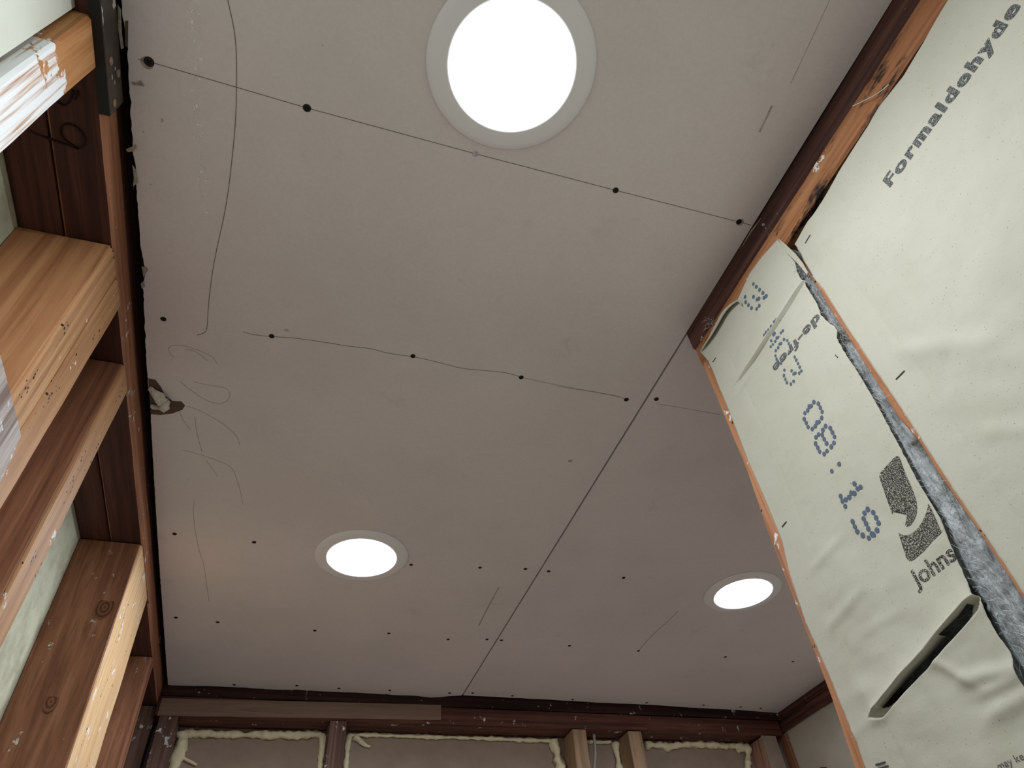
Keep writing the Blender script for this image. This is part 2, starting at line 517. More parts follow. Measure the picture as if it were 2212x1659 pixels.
for p in [(1418, 862), (1185, 1234), (1347, 1248), (1083, 1383), (1230, 1395), (1379, 1406), (1567, 1419), (1713, 1429),
          (1021, 1497), (1107, 1503), (1237, 1511), (1397, 1518), (1520, 1523), (1600, 1527), (1643, 1530)]:
    screw(p, panel_b, 1.0)
# pale crushed paper around two of the near screws
for p, r in [((318, 136), 0.0078), ((1599, 480), 0.0062)]:
    c = onz(p) - Vector((0, 0, 0.0003))
    n = 20
    tag(prism('dimple_ring', [c + Vector((math.cos(2 * math.pi * k / n) * r, math.sin(2 * math.pi * k / n) * r, 0)) for k in range(n)], (0, 0, 1), 0.0003, M['chip'], panel_a), 'crushed pale paper round a screw head')

# ---- pencil lines, scuffs and flecks on the sheets
def ribbon(name, px, width, mat, parent, z=H, dz=0.0004, sm=2, wob=0.0, nz=-1, fn=None):
    pts = [(fn or (lambda q: onz(q, z)))(q) for q in px]
    if sm: pts = smoothpoly(pts, sm)
    vs, fs = [], []
    n = len(pts)
    for i, p in enumerate(pts):
        t = (pts[min(i + 1, n - 1)] - pts[max(i - 1, 0)]); t.z = 0
        t.normalize(); s = Vector((-t.y, t.x, 0))
        wd = width * (1 + wob * noise.noise(p * 30)) * 0.5
        for d, e in ((-1, 0), (1, 0), (1, 1), (-1, 1)):
            vs.append(p + s * d * wd + Vector((0, 0, -dz * (1 - e) + 0.0002 * e)))
    for i in range(n - 1):
        for k in range(4):
            k2 = (k + 1) % 4
            fs.append((i * 4 + k, i * 4 + k2, i * 4 + 4 + k2, i * 4 + 4 + k))
    fs.append((0, 1, 2, 3)); fs.append((n * 4 - 1, n * 4 - 2, n * 4 - 3, n * 4 - 4))
    return mesh(name, vs, fs, mat, parent)
tag(ribbon('pencil_line', [(298, 127), (322, 133), (663, 233), (1027, 332), (1330, 411), (1622, 486)], 0.0009, M['pencil'], panel_a, sm=0), 'straight pencil line through the nearest row of screws')
tag(ribbon('pencil_line', [(492, 0), (508, 70), (512, 140), (510, 250), (503, 330), (490, 440), (472, 520), (458, 590), (450, 660), (448, 712), (440, 720), (426, 724)], 0.0010, M['pencil'], panel_a), 'long curved pencil arc')
tag(ribbon('pencil_line', [(524, 716), (545, 723), (587, 727), (640, 730), (700, 739), (760, 749), (800, 752), (840, 764), (892, 770), (950, 783), (1000, 797), (1060, 801), (1100, 806), (1126, 815)], 0.0009, M['pencil'], panel_a), 'wavering pencil line')
tag(ribbon('pencil_line', [(1126, 815), (1190, 829), (1260, 842), (1310, 851), (1350, 861)], 0.0013, M['pencil_faint'], panel_a), 'wavering pencil line, fainter end')
tag(ribbon('pencil_line', [(1200, 834), (1280, 846), (1340, 856)], 0.0010, M['pencil_faint'], panel_a), 'second faint stroke')
ribbon('pencil_line', [(1418, 872), (1480, 882), (1556, 896)], 0.0012, M['pencil_faint'], panel_b)
for px in ([(364, 752), (372, 745), (400, 747), (440, 760), (464, 775), (470, 788)], [(364, 752), (366, 762), (376, 772)],
           [(400, 754), (420, 757), (450, 780)], [(390, 825), (415, 845), (450, 868), (480, 873), (495, 862), (498, 850), (488, 837), (450, 832), (420, 825)],
           [(402, 876), (440, 890), (490, 920), (514, 945), (518, 962)], [(388, 890), (395, 908), (412, 928)], [(421, 900), (424, 930), (436, 975)],
           [(395, 972), (440, 984), (490, 1002), (505, 1015), (518, 1055), (525, 1090)], [(446, 995), (460, 1015), (470, 1030)],
           [(420, 1080), (417, 1110), (422, 1150), (430, 1190), (440, 1215), (446, 1260), (452, 1300)]):
    ribbon('pencil_line', px, 0.0010, M['pencil_faint'], panel_a)
ribbon('pencil_line', [(1380, 1405), (1410, 1370), (1440, 1345), (1465, 1320)], 0.0028, M['pencil_faint'], panel_b)
tag(ribbon('scuff_mark', [(413, 0), (422, 50), (425, 130), (425, 220), (427, 290), (436, 350), (440, 420), (446, 470)], 0.012, M['scuff'], panel_a, wob=0.8), 'long chalky white scuff')
ribbon('pencil_line', [(1640, 285), (1652, 262), (1668, 228)], 0.0030, M['pencil_faint'], panel_a, wob=0.8)
ribbon('pencil_line', [(1792, 0), (1764, 60), (1736, 120), (1708, 180)], 0.0009, M['pencil_faint'], panel_a)
ribbon('pencil_line', [(1078, 1268), (1055, 1310), (1034, 1352)], 0.004, M['pencil_faint'], panel_a, wob=0.7)
# dark smudges
def smudge(p, rx, ry, mat, parent, seed):
    c = onz(p); n = 18; pts = []
    for k in range(n):
        a = 2 * math.pi * k / n
        j = 1 + 0.5 * noise.noise(Vector((math.cos(a) * 1.5 + seed, math.sin(a) * 1.5, seed)))
        pts.append(c + Vector((math.cos(a) * rx * j, math.sin(a) * ry * j, -0.00025)))
    return prism('fleck', pts, (0, 0, 1), 0.0003, mat, parent)
for i, (p, r) in enumerate([((1226, 542), 0.0040), ((1120, 62), 0.001), ((1308, 623), 0.0016), ((1120, 350), .0014), ((1085, 425), .0014),
                            ((980, 920), .0012), ((1300, 628), .0012), ((672, 1221), .0016)]):
    smudge(p, r, r, M['white_fleck'], panel_a, i)
for i, (p, rx, ry) in enumerate([((620, 714), .004, .0028), ((1232, 996), .004, .006), ((350, 260), .0018, .003), ((310, 285), .0012, .0012), ((325, 398), .0014, .0012), ((697, 98), .001, .001)]):
    smudge(p, rx, ry, M['pencil_faint'], panel_a, i + 30)

# torn paper chips along the ragged edge
def chip(px, parent, seed, drop=0.004, mat=None):
    pts = [onz(q) for q in px]
    c = sum(pts, Vector()) / len(pts)
    pts = [p + Vector((0, 0, -0.0005 - drop * min(1, (p - pts[0]).length / 0.02))) for p in pts]
    return prism('torn_paper', pts, (0, 0, 1), 0.0004, mat or M['chip'], parent)
for i, px in enumerate([[(254, 8), (262, 20), (266, 70), (270, 102), (264, 104), (258, 60)],
                        [(283, 176), (296, 178), (305, 173), (314, 185), (302, 183), (288, 183)],
                        [(272, 322), (284, 316), (294, 312), (291, 300), (297, 318), (288, 326), (276, 328)],
                        [(286, 355), (294, 365), (300, 392), (290, 400), (291, 380)],
                        [(306, 575), (318, 577), (320, 582), (312, 596)], [(304, 612), (312, 605), (314, 618), (307, 622)]]):
    chip(px, panel_a, i)
chip([(270, 46), (277, 44), (277, 102), (271, 98)], panel_a, 9, 0.001, M['torn_brown'])
chip([(1596, 545), (1604, 520), (1620, 492), (1645, 462), (1640, 478), (1606, 532)], panel_a, 12, 0.006)
# hole patch at the left edge
pp = [onz(p) for p in [(320, 817), (336, 820), (348, 836), (356, 854), (372, 866), (392, 867), (400, 876), (394, 885), (372, 893), (345, 896), (326, 894)]]
tag(prism('torn_paper', [p - Vector((0, 0, 0.0006)) for p in pp], (0, 0, 1), 0.0005, M['torn_brown'], panel_a), 'brown torn-away patch of face paper')
tp = [onz(p, H - dz) for p, dz in [((322, 838), .002), ((334, 846), .006), ((344, 858), .010), ((350, 868), .012), ((358, 874), .010), ((352, 882), .008), ((338, 880), .006), ((326, 876), .004)]]
v, f = tube(smoothpoly(tp, 2), [0.003 + 0.0045 * math.sin(math.pi * i / 31) for i in range(64)], 10, 0.7, 5)
tag(mesh('wool_tuft', v, f, M['tuft'], panel_a, True), 'pale tuft poking from the hole')

# ================================================================== left wall
XL, XS = -0.33, -0.452
wall_left = tag(box('wall_left', XS - 0.02, XS, YB, 2.46, FLOOR, 1.0, M['sheath']), 'open stud wall with pale sheathing behind the studs', kind='structure')
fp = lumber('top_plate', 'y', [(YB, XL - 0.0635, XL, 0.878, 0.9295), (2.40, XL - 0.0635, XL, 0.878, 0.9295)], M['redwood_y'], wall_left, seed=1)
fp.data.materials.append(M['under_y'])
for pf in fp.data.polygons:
    if pf.normal.z < -0.85: pf.material_index = 1          # shade under the plate, painted as a darker wood tone
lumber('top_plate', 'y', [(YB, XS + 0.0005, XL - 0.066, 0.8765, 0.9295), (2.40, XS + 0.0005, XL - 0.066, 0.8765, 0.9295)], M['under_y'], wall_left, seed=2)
lumber('top_plate', 'y', [(YB, XS + 0.0005, XL - 0.001, 0.931, 0.985), (2.40, XS + 0.0005, XL - 0.001, 0.931, 0.985)], M['redwood_dark_y'], wall_left, seed=3)

def stud_left(y0, y1, mat, label, xf=XL, ztop=0.8755, lean=0.0, dx=0.0, cham=0.003, seed=0, xb=None):
    xb = XS + 0.0005 if xb is None else xb
    o = lumber('stud', 'z', [(FLOOR, xb, xf + dx, y0 + lean, y1 + lean), (0.40, xb, xf + dx, y0 + lean, y1 + lean), (ztop, xb, xf, y0, y1)],
               mat, wall_left, cham, seed=seed)
    return tag(o, label)
stud_left(0.328, 0.388, M['ora_paint'], 'orange fir stud thickly smeared with white paint', seed=11)
stud_left(0.645, 0.6985, M['fir_mid'], 'tan fir stud, first of a doubled pair', seed=12, cham=0.004)
stud_left(0.6995, 0.752, M['fir_mid'], 'tan fir stud pocked with nail holes, second of a doubled pair', seed=13, ztop=0.874, xf=XL + 0.002)
stud_left(0.879, 0.943, M['fir_mid'], 'brown stud with a pale front edge', seed=14, xf=XL)
stud4 = stud_left(1.421, 1.655, M['fir_pale'], 'wide pale fir post with a cracked face', seed=15, lean=0.035, dx=0.010)
stud_left(1.970, 2.020, M['fir_red'], 'reddish stud in shade', seed=16, lean=0.03, dx=0.006, cham=0.006)
stud_left(2.305, 2.36, M['stud_dark'], 'dark corner stud', seed=17)
# brown faces: thin veneers in their own brown tones are one board with its front, so the faces that look different are parts
def face_board(y, z0, z1, mat, label, lean=0.0, dx=0.0, xf=XL):
    o = lumber('stud_side', 'z', [(FLOOR, XS + 0.001, xf + dx - 0.0035, y - 0.004 + lean, y + 0.0005 + lean), (0.40, XS + 0.001, xf + dx - 0.0035, y - 0.004 + lean, y + 0.0005 + lean), (z1, XS + 0.001, xf - 0.0035, y - 0.004, y + 0.0005)], mat, wall_left, 0.0008, seed=int(y * 100))
    return tag(o, label)
face_board(0.645, FLOOR, 0.8745, M['fir_side'], 'brown grained side of the doubled stud')
face_board(0.879, FLOOR, 0.8745, M['fir_side_dark'], 'dark brown grained side of the stud')
fb = face_board(1.421, FLOOR, 0.8745, M['fir_red'], 'knotty red-brown side of the wide post', 0.035, 0.010)

def knot_mat():
    t = NT('dark_knot')
    wv = t.n.new('ShaderNodeTexWave'); wv.wave_type = 'RINGS'; wv.rings_direction = 'Y'
    wv.inputs['Scale'].default_value = 45; wv.inputs['Distortion'].default_value = 1.0
    mp = t.mapping((1, 1, 0.7), rnd=False); t.link(mp, wv.inputs['Vector'])
    c = t.ramp(wv.outputs['Fac'], [(0.1, srgb(96, 56, 40)), (0.9, srgb(136, 90, 66))])
    return t.out(c, 0.6, None, 0.3)
M['knot'] = knot_mat()
for p, r in [((226, 1312), 0.020), ((110, 1516), 0.016)]:
    c = ony(p, 1.43); c.y = 1.4155 + 0.035 * (0.8755 - c.z) / 0.4755; c = ony(p, c.y)
    n = 22
    prism('knot', [c + Vector((math.cos(2 * math.pi * k / n) * r * 0.75, 0, math.sin(2 * math.pi * k / n) * r * 1.25)) for k in range(n)], (0, 1, 0), 0.004, M['knot'], fb, origin=c)

# pale board filling the nearest bay
tag(box('bay_board', -0.36, -0.347, YB, 0.3245, FLOOR, 0.893, M['greenboard'], wall_left), 'pale greenish board filling the nearest bay')
# painted scrap nailed across the doubled stud
q = [onx(p, -0.322) for p in [(-70, 600), (0, 766), (14, 815), (24, 858), (38, 905), (46, 942), (36, 962), (28, 985), (16, 1004), (8, 1030), (-12, 1064), (-90, 1100)]]
tag(prism('scrap_board', q, (-1, 0, 0), 0.006, M['greypaint'], wall_left), 'grey painted splintered scrap nailed to the doubled stud')
# metal strap
strap = box('metal_strap', -0.3225, -0.3185, -0.9, 0.443, 0.876, 0.921, M['strap'], wall_left)
tag(strap, 'dark metal tie strap nailed along the top plate')
box('strap_shadow_strip', -0.331, -0.3185, -0.9, 0.443, 0.8725, 0.876, M['black'], strap)  # black strip stands in for the shadow gap below the strap
for p in [(238, 132), (246, 222), (254, 158)]:
    c = onx(p, -0.3185)
    vs, fs = tube([c + Vector((-0.001, 0, 0)), c + Vector((0.0014, 0, 0)), c + Vector((0.0022, 0, 0))], [0.0052, 0.0052, 0.003], 14)
    mesh('nail', vs, fs, M['nail'], strap)
# crayon marks on the plate underside
under = [o for o in wall_left.children if o.name.startswith('top_plate')][1]
for px in ([(66, 282), (110, 300), (150, 314), (170, 320)], [(170, 320), (183, 314), (185, 297), (172, 278), (155, 267), (136, 268), (129, 281), (140, 303), (170, 320)],
           [(125, 218), (137, 229), (150, 222), (157, 205), (158, 195)], [(163, 214), (168, 205), (169, 196)]):
    ribbon('crayon_mark', px, 0.0022, M['mark_brown'], under, z=0.8775, dz=0.0022)
# white foam blob on the dark corner stud, foam scrap in the bay
for p, y, r in [((304, 1569), 2.30, 0.006), ((168, 1110), 1.40, 0.016)]:
    c = ony(p, y)
    bm = bmesh.new(); bmesh.ops.create_icosphere(bm, subdivisions=3, radius=r)
    vs = [c + v.co * (1 + 0.5 * noise.noise(v.co * 120)) for v in bm.verts]; fs = [[v.index for v in f.verts] for f in bm.faces]; bm.free()
    mesh('foam_blob', vs, fs, M['foam'] if r > 0.01 else M['white_fleck'], wall_left, True)

# ================================================================== back wall
YF = 2.28; YS = 2.38; ZP = 0.846
wall_back = tag(box('wall_back', -0.47, 2.1, YS, YS + 0.02, FLOOR, 1.0, M['fibreboard']), 'far stud wall with grey-brown sheathing and foam-sealed bays', kind='structure')
tag(lumber('top_plate', 'x', [(-0.328, YF + 0.006, YS, 0.903, 0.985), (1.93, YF + 0.006, YS, 0.905, 0.985)], M['redwood_dark_x'], wall_back, seed=21), 'dark upper plate under the ceiling edge')
tag(lumber('top_plate', 'x', [(-0.328, YF, YS, ZP - 0.002, 0.899), (1.90, YF, YS, ZP + 0.001, 0.900)], M['redwood_x'], wall_back, seed=22), 'red-brown lower plate flecked with paint')
tag(lumber('trim_board', 'x', [(-0.320, YF - 0.006, YF - 0.0005, 0.838, 0.889), (0.545, YF - 0.006, YF - 0.0005, 0.855, 0.9035)], M['board_grey'], wall_back, 0.001, seed=23), 'smooth grey-brown strip across the plate')
def stud_back(x0, x1, mat, label, seed, lean=0.0, y0=YF):
    return tag(lumber('stud', 'z', [(FLOOR, x0 + lean, x1 + lean, y0, YS - 0.0005), (0.70, x0 + lean, x1 + lean, y0, YS - 0.0005), (ZP - 0.004, x0, x1, y0, YS - 0.0005)], mat, wall_back, 0.002, seed=seed), label)
stud_back(-0.314, -0.262, M['stud_dark'], 'dark corner stud', 31, 0.004)
stud_back(0.184, 0.238, M['stud_dark'], 'dark stud smeared with white paint', 32)
stud_back(1.019, 1.071, M['stud_tan'], 'smooth tan stud left of the cable', 33, -0.003)
stud_back(1.235, 1.288, M['stud_tan'], 'smooth tan stud right of the cable', 34, -0.002)
stud_back(1.807, 1.867, M['stud_pink'], 'pinkish stud at the alcove corner', 35, -0.012)
tag(box('stud_face', 1.797, 1.862, YF - 0.003, YF - 0.0003, FLOOR, ZP - 0.004, M['fibreboard'], wall_back), 'dark grey strip over the corner stud')

def foam_run(px, r0, seed, y=YS - 0.008, taper=False, sm=1):
    pts = resample(smoothpoly([ony(p, y) for p in px], sm), 0.006)
    n = len(pts)
    rad = []
    for i, p in enumerate(pts):
        r = r0 * (1 + 0.55 * noise.noise(p * 22 + Vector((seed, 0, 0))) + 0.25 * noise.noise(p * 70))
        if taper: r *= 1 - 0.75 * i / n
        rad.append(max(0.0018, r))
    v, f = tube(pts, rad, 10, 0.45, seed)
    return mesh('spray_foam', v, f, M['foam'], wall_back, True)
foam_run([(398, 1583), (480, 1587), (560, 1588), (640, 1588), (694, 1586)], 0.011, 1)
foam_run([(396, 1582), (394, 1600), (388, 1625), (378, 1650), (360, 1690)], 0.017, 2)
foam_run([(388, 1632), (398, 1638), (412, 1646), (425, 1652)], 0.008, 3, taper=True)
foam_run([(696, 1585), (697, 1610), (693, 1640), (690, 1690)], 0.010, 4)
tag(foam_run([(752, 1588), (800, 1587), (900, 1591), (1000, 1593), (1100, 1597), (1180, 1600), (1200, 1600)], 0.006, 5), 'thin cream foam bead')
foam_run([(756, 1586), (752, 1605), (748, 1640), (743, 1690)], 0.010, 6)
foam_run([(766, 1590), (778, 1600), (790, 1610), (800, 1613)], 0.010, 7, taper=True)
foam_run([(1194, 1600), (1198, 1610), (1204, 1630), (1209, 1650), (1212, 1690)], 0.019, 8)
foam_run([(1268, 1601), (1295, 1604), (1320, 1602)], 0.006, 9)
foam_run([(1328, 1604), (1333, 1625), (1337, 1650), (1342, 1690)], 0.011, 10)
foam_run([(1394, 1608), (1425, 1611), (1440, 1614), (1465, 1609), (1500, 1607), (1560, 1611), (1615, 1613)], 0.010, 11)
foam_run([(1614, 1612), (1617, 1630), (1615, 1645), (1622, 1690)], 0.013, 12)
foam_run([(1612, 1618), (1600, 1618), (1593, 1623)], 0.009, 13)

cb = [ony(p, YS - 0.05) for p in [(1282, 1580), (1284, 1600), (1286, 1630), (1283, 1659), (1278, 1720)]]
cb.append(Vector((cb[-1].x, cb[-1].y, 0.2))); cb.append(Vector((cb[-1].x - 0.02, cb[-1].y, FLOOR)))
cb = smoothpoly(cb, 3)
vs, fs = [], []
v, f = tube(cb, 0.0052, 10)
cable = mesh('electrical_cable', v, f, M['cable'])
tag(cable, 'grey cable hanging between the two tan studs of the far wall', 'cable')

# ================================================================== alcove (right-hand) wall
XR = 1.915
wall_right = tag(box('wall_right', XR + 0.012, XR + 0.03, 0.3, YS, FLOOR, 1.0, M['alcove_panel']), 'grey panelled wall of the alcove', kind='structure')
lumber('top_plate', 'y', [(0.45, XR, XR + 0.011, 0.902, 0.985), (2.378, XR, XR + 0.011, 0.902, 0.985)], M['redwood_dark_y'], wall_right, 0.001, seed=41)
lumber('top_plate', 'y', [(0.45, XR - 0.004, XR + 0.011, 0.854, 0.898), (2.378, XR - 0.004, XR + 0.011, 0.862, 0.898)], M['redwood_dark_y'], wall_right, 0.002, seed=42)
tag(lumber('stud', 'z', [(FLOOR, XR - 0.002, XR + 0.011, 2.29, 2.335), (0.853, XR - 0.002, XR + 0.011, 2.28, 2.325)], M['fir_red'], wall_right, 0.002, seed=43), 'red-brown stud edge beside the panel')
c = onx((1770, 1664), XR - 0.01)
bm = bmesh.new(); bmesh.ops.create_cube(bm, size=1)
bmesh.ops.scale(bm, vec=(0.04, 0.07, 0.10), verts=bm.verts)
bmesh.ops.bevel(bm, geom=bm.edges[:], offset=0.008, segments=3, affect='EDGES')
vs = [c + v.co + Vector((0, 0, -0.048)) for v in bm.verts]; fs = [[v.index for v in f.verts] for f in bm.faces]; bm.free()
tag(mesh('junction_box', vs, fs, M['box'], wall_right, False), 'dark grey box fixed low on the panel')

# ================================================================== partition on the right
XP = 0.615; XPB = 0.705
part = tag(box('wall_partition', XPB, XPB + 0.013, YB, 0.617, FLOOR, 0.93, M['alcove_panel']), 'insulated stud partition ending at the alcove', kind='structure')
tag(lumber('top_plate', 'y', [(YB, XP, XPB - 0.0005, 0.883, 0.975), (0.617, XP, XPB - 0.0005, 0.883, 0.975)], M['redwood_dark_y'], part, 0.004, seed=51, jit=0.002), 'dark red-brown upper plate')
tag(lumber('top_plate', 'y', [(YB, XP - 0.001, XPB - 0.0005, 0.826, 0.8805), (0.612, XP - 0.001, XPB - 0.0005, 0.832, 0.8805)], M['orange_y'], part, 0.003, seed=52), 'orange-brown lower plate with black stains')
def edge_secs(px, w, side):
    out = []
    for p in px:
        q = onx(p, XP)
        out.append((q.z, XP, XPB - 0.0005, q.y - w, q.y) if side else (q.z, XP, XPB - 0.0005, q.y, q.y + w))
    out.sort()
    lo = out[0]
    return [(FLOOR,) + lo[1:]] + out
es = edge_secs([(1518, 790), (1563, 900), (1612, 1019), (1653, 1142), (1706, 1280), (1756, 1408), (1793, 1508), (1843, 1659)], 0.053, True)
tag(lumber('stud', 'z', es, M['stud_end'], part, 0.003, seed=53), 'orange end stud of the partition with white paint traces')
ms = edge_secs([(1728, 566), (1747, 596), (1765, 621), (1783, 652), (1803, 684), (1821, 711), (1835, 733), (1939, 900), (1985, 955), (2026, 1024), (2067, 1083), (2109, 1142), (2212, 1300)], 0.052, True)
MID = sorted((q[0], q[4]) for q in ms)
tag(lumber('stud', 'z', ms, M['stud_end'], part, 0.0015, seed=54), 'orange stud between the two paper sheets')
tag(lumber('stud', 'z', [(FLOOR, XP, XPB - 0.0005, -0.12, -0.07), (0.82, XP, XPB - 0.0005, -0.12, -0.07)], M['stud_end'], part, 0.003, seed=55), 'orange stud behind the near paper sheet')
tag(box('wall_alcove', XPB + 0.013, 2.2, 0.30, 0.315, FLOOR, 0.93, M['alcove_panel']), 'grey wall closing the near end of the alcove', kind='structure')

# ---- kraft paper facings
XQ = 0.604
def yz(p, x=XQ):
    q = onx(p, x); return (q.y, q.z)
def tab_z(px):      # list of pixels -> sorted (z, y)
    return sorted((yz(p)[1], yz(p)[0]) for p in px)

def crease(Y, Z, a, b, amp, lam, back, tap=0.12, wid=0.005):
    """a tuck running from a to b (both (y, z)): paper swells above it and drops back sharply below"""
    dx, dz = b[0] - a[0], b[1] - a[1]
    L = math.hypot(dx, dz); tx, tz = dx / L, dz / L
    nx, nz = -tz, tx
    if nz < 0: nx, nz = -nx, -nz
    u = ((Y - a[0]) * tx + (Z - a[1]) * tz) / L
    s = (Y - a[0]) * nx + (Z - a[1]) * nz
    if u < -tap or u > 1 + tap: return 0.0
    k = 1.0
    if u < tap: k = (u + tap) / (2 * tap)
    elif u > 1 - tap: k = (1 + tap - u) / (2 * tap)
    k = k * k * (3 - 2 * k)
    if s > 0: d = amp * math.exp(-s / lam)
    elif s > -0.001: d = amp + (amp + back) * s / 0.001
    elif s > -wid * k: d = -back
    elif s > -wid * k - 0.002: d = -back + (back + 0.0012) * (-wid * k - s) / 0.002
    else: d = 0.0012 * math.exp((s + wid * k + 0.002) / lam)
    return d * k

def softfold(Y, Z, a, b, amp, lam):
    dx, dz = b[0] - a[0], b[1] - a[1]
    L = math.hypot(dx, dz); tx, tz = dx / L, dz / L
    u = ((Y - a[0]) * tx + (Z - a[1]) * tz) / L
    s = -(Y - a[0]) * tz + (Z - a[1]) * tx
    e = max(0.0, abs(u - 0.5) - 0.5) * L
    return amp * math.exp(-(s / lam) ** 2 - (e / 0.02) ** 2)

C1 = (yz((1737, 604)), yz((1600, 812)))
C2 = (yz((2108, 1287)), yz((1886, 1540)))
WR = [((2120, 1462), (2190, 1447), .003, .010, .002), ((2145, 1490), (2180, 1475), .0022, .008, .001),
      ((2165, 1533), (2212, 1505), .0035, .012, .002), ((2040, 1440), (2075, 1460), .002, .008, .001),
      ((1846, 1585), (1888, 1553), .0030, .010, .0005), ((1808, 1520), (1870, 1490), .0015, .012, .0005),
      ((1605, 830), (1570, 885), .0014, .008, .0004), ((1800, 1180), (1765, 1220), .0012, .01, .0003),
      ((1840, 1300), (1800, 1345), .0014, .01, .0004), ((1930, 1330), (1880, 1360), .001, .01, .0003)]
WRW = [(yz(a), yz(b), c, d, e) for a, b, c, d, e in WR]
FL = tab_z([(1648, 920), (1700, 1050), (1755, 1190), (1815, 1370), (1870, 1488), (1930, 1600)])   # flange crease
def h_far(Y, Z):
    v = Vector((Y, Z, 0))
    d = 0.0030 * noise.noise(v * 9 + Vector((3, 1, 0)))
    low = max(0.0, min(1.0, (0.50 - Z) / 0.25))
    d += (0.0004 + 0.0009 * low) * noise.noise(v * 34)
    d += (0.0001 + 0.0002 * low) * noise.noise(Vector((Y * 60, Z * 85, 4)))
    d += 0.0034 * low * noise.noise(Vector((Y * 24, Z * 8, 8)))
    d += crease(Y, Z, C1[0], C1[1], 0.0035, 0.009, 0.0068, 0.20, 0.0052)
    d += crease(Y, Z, C2[0], C2[1], 0.0075, 0.012, 0.0060, 0.06, 0.0090)
    for a, b, amp, lam, bk in WRW:
        d += softfold(Y, Z, a, b, amp, lam * 0.7)
    fy = interp(FL, Z)
    d -= 0.0006 * math.exp(-abs(Y - fy) / 0.0012)
    # the flange lies flat on the end stud
    if Y > fy: d *= max(0.25, 1 - (Y - fy) / 0.03)
    return d
def x_far(Y, Z):
    return min(XQ - h_far(Y, Z), XP - 0.0012)

topf = [yz(p) for p in [(1512, 759), (1530, 735), (1552, 700), (1567, 672), (1583, 657), (1595, 648), (1601, 636), (1614, 608), (1622, 590), (1649, 551), (1681, 515)]]
left_tab = tab_z([(1512, 759), (1530, 780), (1540, 801), (1555, 840), (1577, 892), (1601, 955), (1618, 1000), (1658, 1092), (1690, 1170), (1706, 1240), (1742, 1348), (1793, 1463), (1836, 1570), (1852, 1605), (1866, 1650)])
right_tab = tab_z([(1700, 546), (1717, 565), (1723, 590), (1732, 604), (1738, 606), (1741, 617), (1766, 657), (1775, 681), (1794, 700), (1804, 705), (1810, 714), (1809, 731), (1827, 765), (1851, 801), (1878, 847), (1905, 895), (1946, 971), (1985, 1046), (2031, 1120), (2060, 1193), (2095, 1262), (2104, 1280), (2122, 1298), (2134, 1330), (2159, 1376), (2186, 1413), (2196, 1445), (2212, 1481)])
topf = sorted(topf)            # by y
def slit_us(Y, Z):
    (ay, az), (by, bz) = C2
    L = math.hypot(by - ay, bz - az); tx, tz = (by - ay) / L, (bz - az) / L
    return ((Y - ay) * tx + (Z - az) * tz) / L, (Z - az) * tx - (Y - ay) * tz
def in_slit(Y, Z):
    u, s = slit_us(Y, Z)
    if not 0.06 < u < 0.94: return False
    w = 0.0078 * min(1.0, (u - 0.06) / 0.10, (0.94 - u) / 0.16) ** 0.6
    return -0.0008 - w < s < -0.0008
SHEAR = [(0.0, 0.0), (0.2621, -0.2186), (0.45, -0.11), (0.7289, -0.0640), (0.79, -0.04), (0.86, 0.0)]   # rows run along the two tucks
def sheet(name, topcurve, ymin, ymax, ltab, rtab, xf, zs, nu, parent, label):
    vs, fs = [], []
    for j, zt in enumerate(zs):
        for i in range(nu + 1):
            u = i / nu
            # top-edge height at this column
            Yt = ymax + (ymin - ymax) * u
            z_top = interp(topcurve, Yt)
            z = zt + max(0.0, 1 - (0.86 - zt) / 0.12) * (z_top - 0.86) if zt > 0.74 else zt
            ya = interp(ltab, z) + (interp(rtab, z) - interp(ltab, z)) * u
            z += interp(SHEAR, zt) * (ya - 0.47)
            yl = interp(ltab, z); yr = interp(rtab, z)
            jit = 0.0008 * noise.noise(Vector((z * 160, 3, u))) if i in (0, nu) else 0
            Y = yl + (yr - yl) * u + jit
            vs.append((xf(Y, z), Y, z))
    for j in range(len(zs) - 1):
        for i in range(nu):
            a = j * (nu + 1) + i
            c = (Vector(vs[a]) + Vector(vs[a + nu + 2])) / 2
            if in_slit(c.y, c.z): continue
            fs.append((a, a + 1, a + nu + 2, a + nu + 1))
    o = mesh(name, vs, fs, M['paper'], parent, True)
    tag(o, label)
    sd = o.modifiers.new('thickness', 'SOLIDIFY'); sd.thickness = 0.0005; sd.offset = 0
    return o
zs = [0.86 - i * (0.70 / 700) for i in range(701)] + [0.16 - 0.02 * i for i in range(1, 20)] + [-0.6, -1.0, FLOOR + 0.01]

batt_far = empty('insulation_batt', (0.66, 0.47, FLOOR))
tag(batt_far, 'kraft-faced glass wool batt printed with a curved logo, torn open along its right edge', 'insulation', 'batts in the partition bays')
facing_far = sheet('paper_facing', topf, topf[0][0], topf[-1][0], left_tab, right_tab, x_far, zs, 110, batt_far, 'cream kraft paper with blue dot-matrix digits')

# torn tab beside the slit, and the curled tear at the plate
tabp = [onx(p, XQ - 0.004) for p in [(1681, 515), (1697, 528), (1718, 548), (1734, 568), (1745, 588), (1743, 593), (1736, 585), (1722, 568), (1705, 551), (1692, 540)]]
tag(prism('paper_tab', tabp, (1, 0, 0), 0.0005, M['paper_back'], facing_far), 'narrow torn strip of paper')
cv, cf = [], []
cl_px = [(1514, 757), (1530, 733), (1546, 703), (1560, 676), (1576, 660), (1594, 649), (1604, 660)]
cl = smoothpoly([onx(p, XQ - 0.002) for p in cl_px], 2)
for i, p in enumerate(cl):
    k = math.sin(math.pi * i / (len(cl) - 1))
    for s in range(7):
        a = s / 6 * 2.2
        r = 0.002 + 0.005 * k
        cv.append(p + Vector((-r * math.sin(a), -0.010 * k * s / 6, -0.4 * r * (1 - math.cos(a)) - 0.009 * k * (s / 6))))
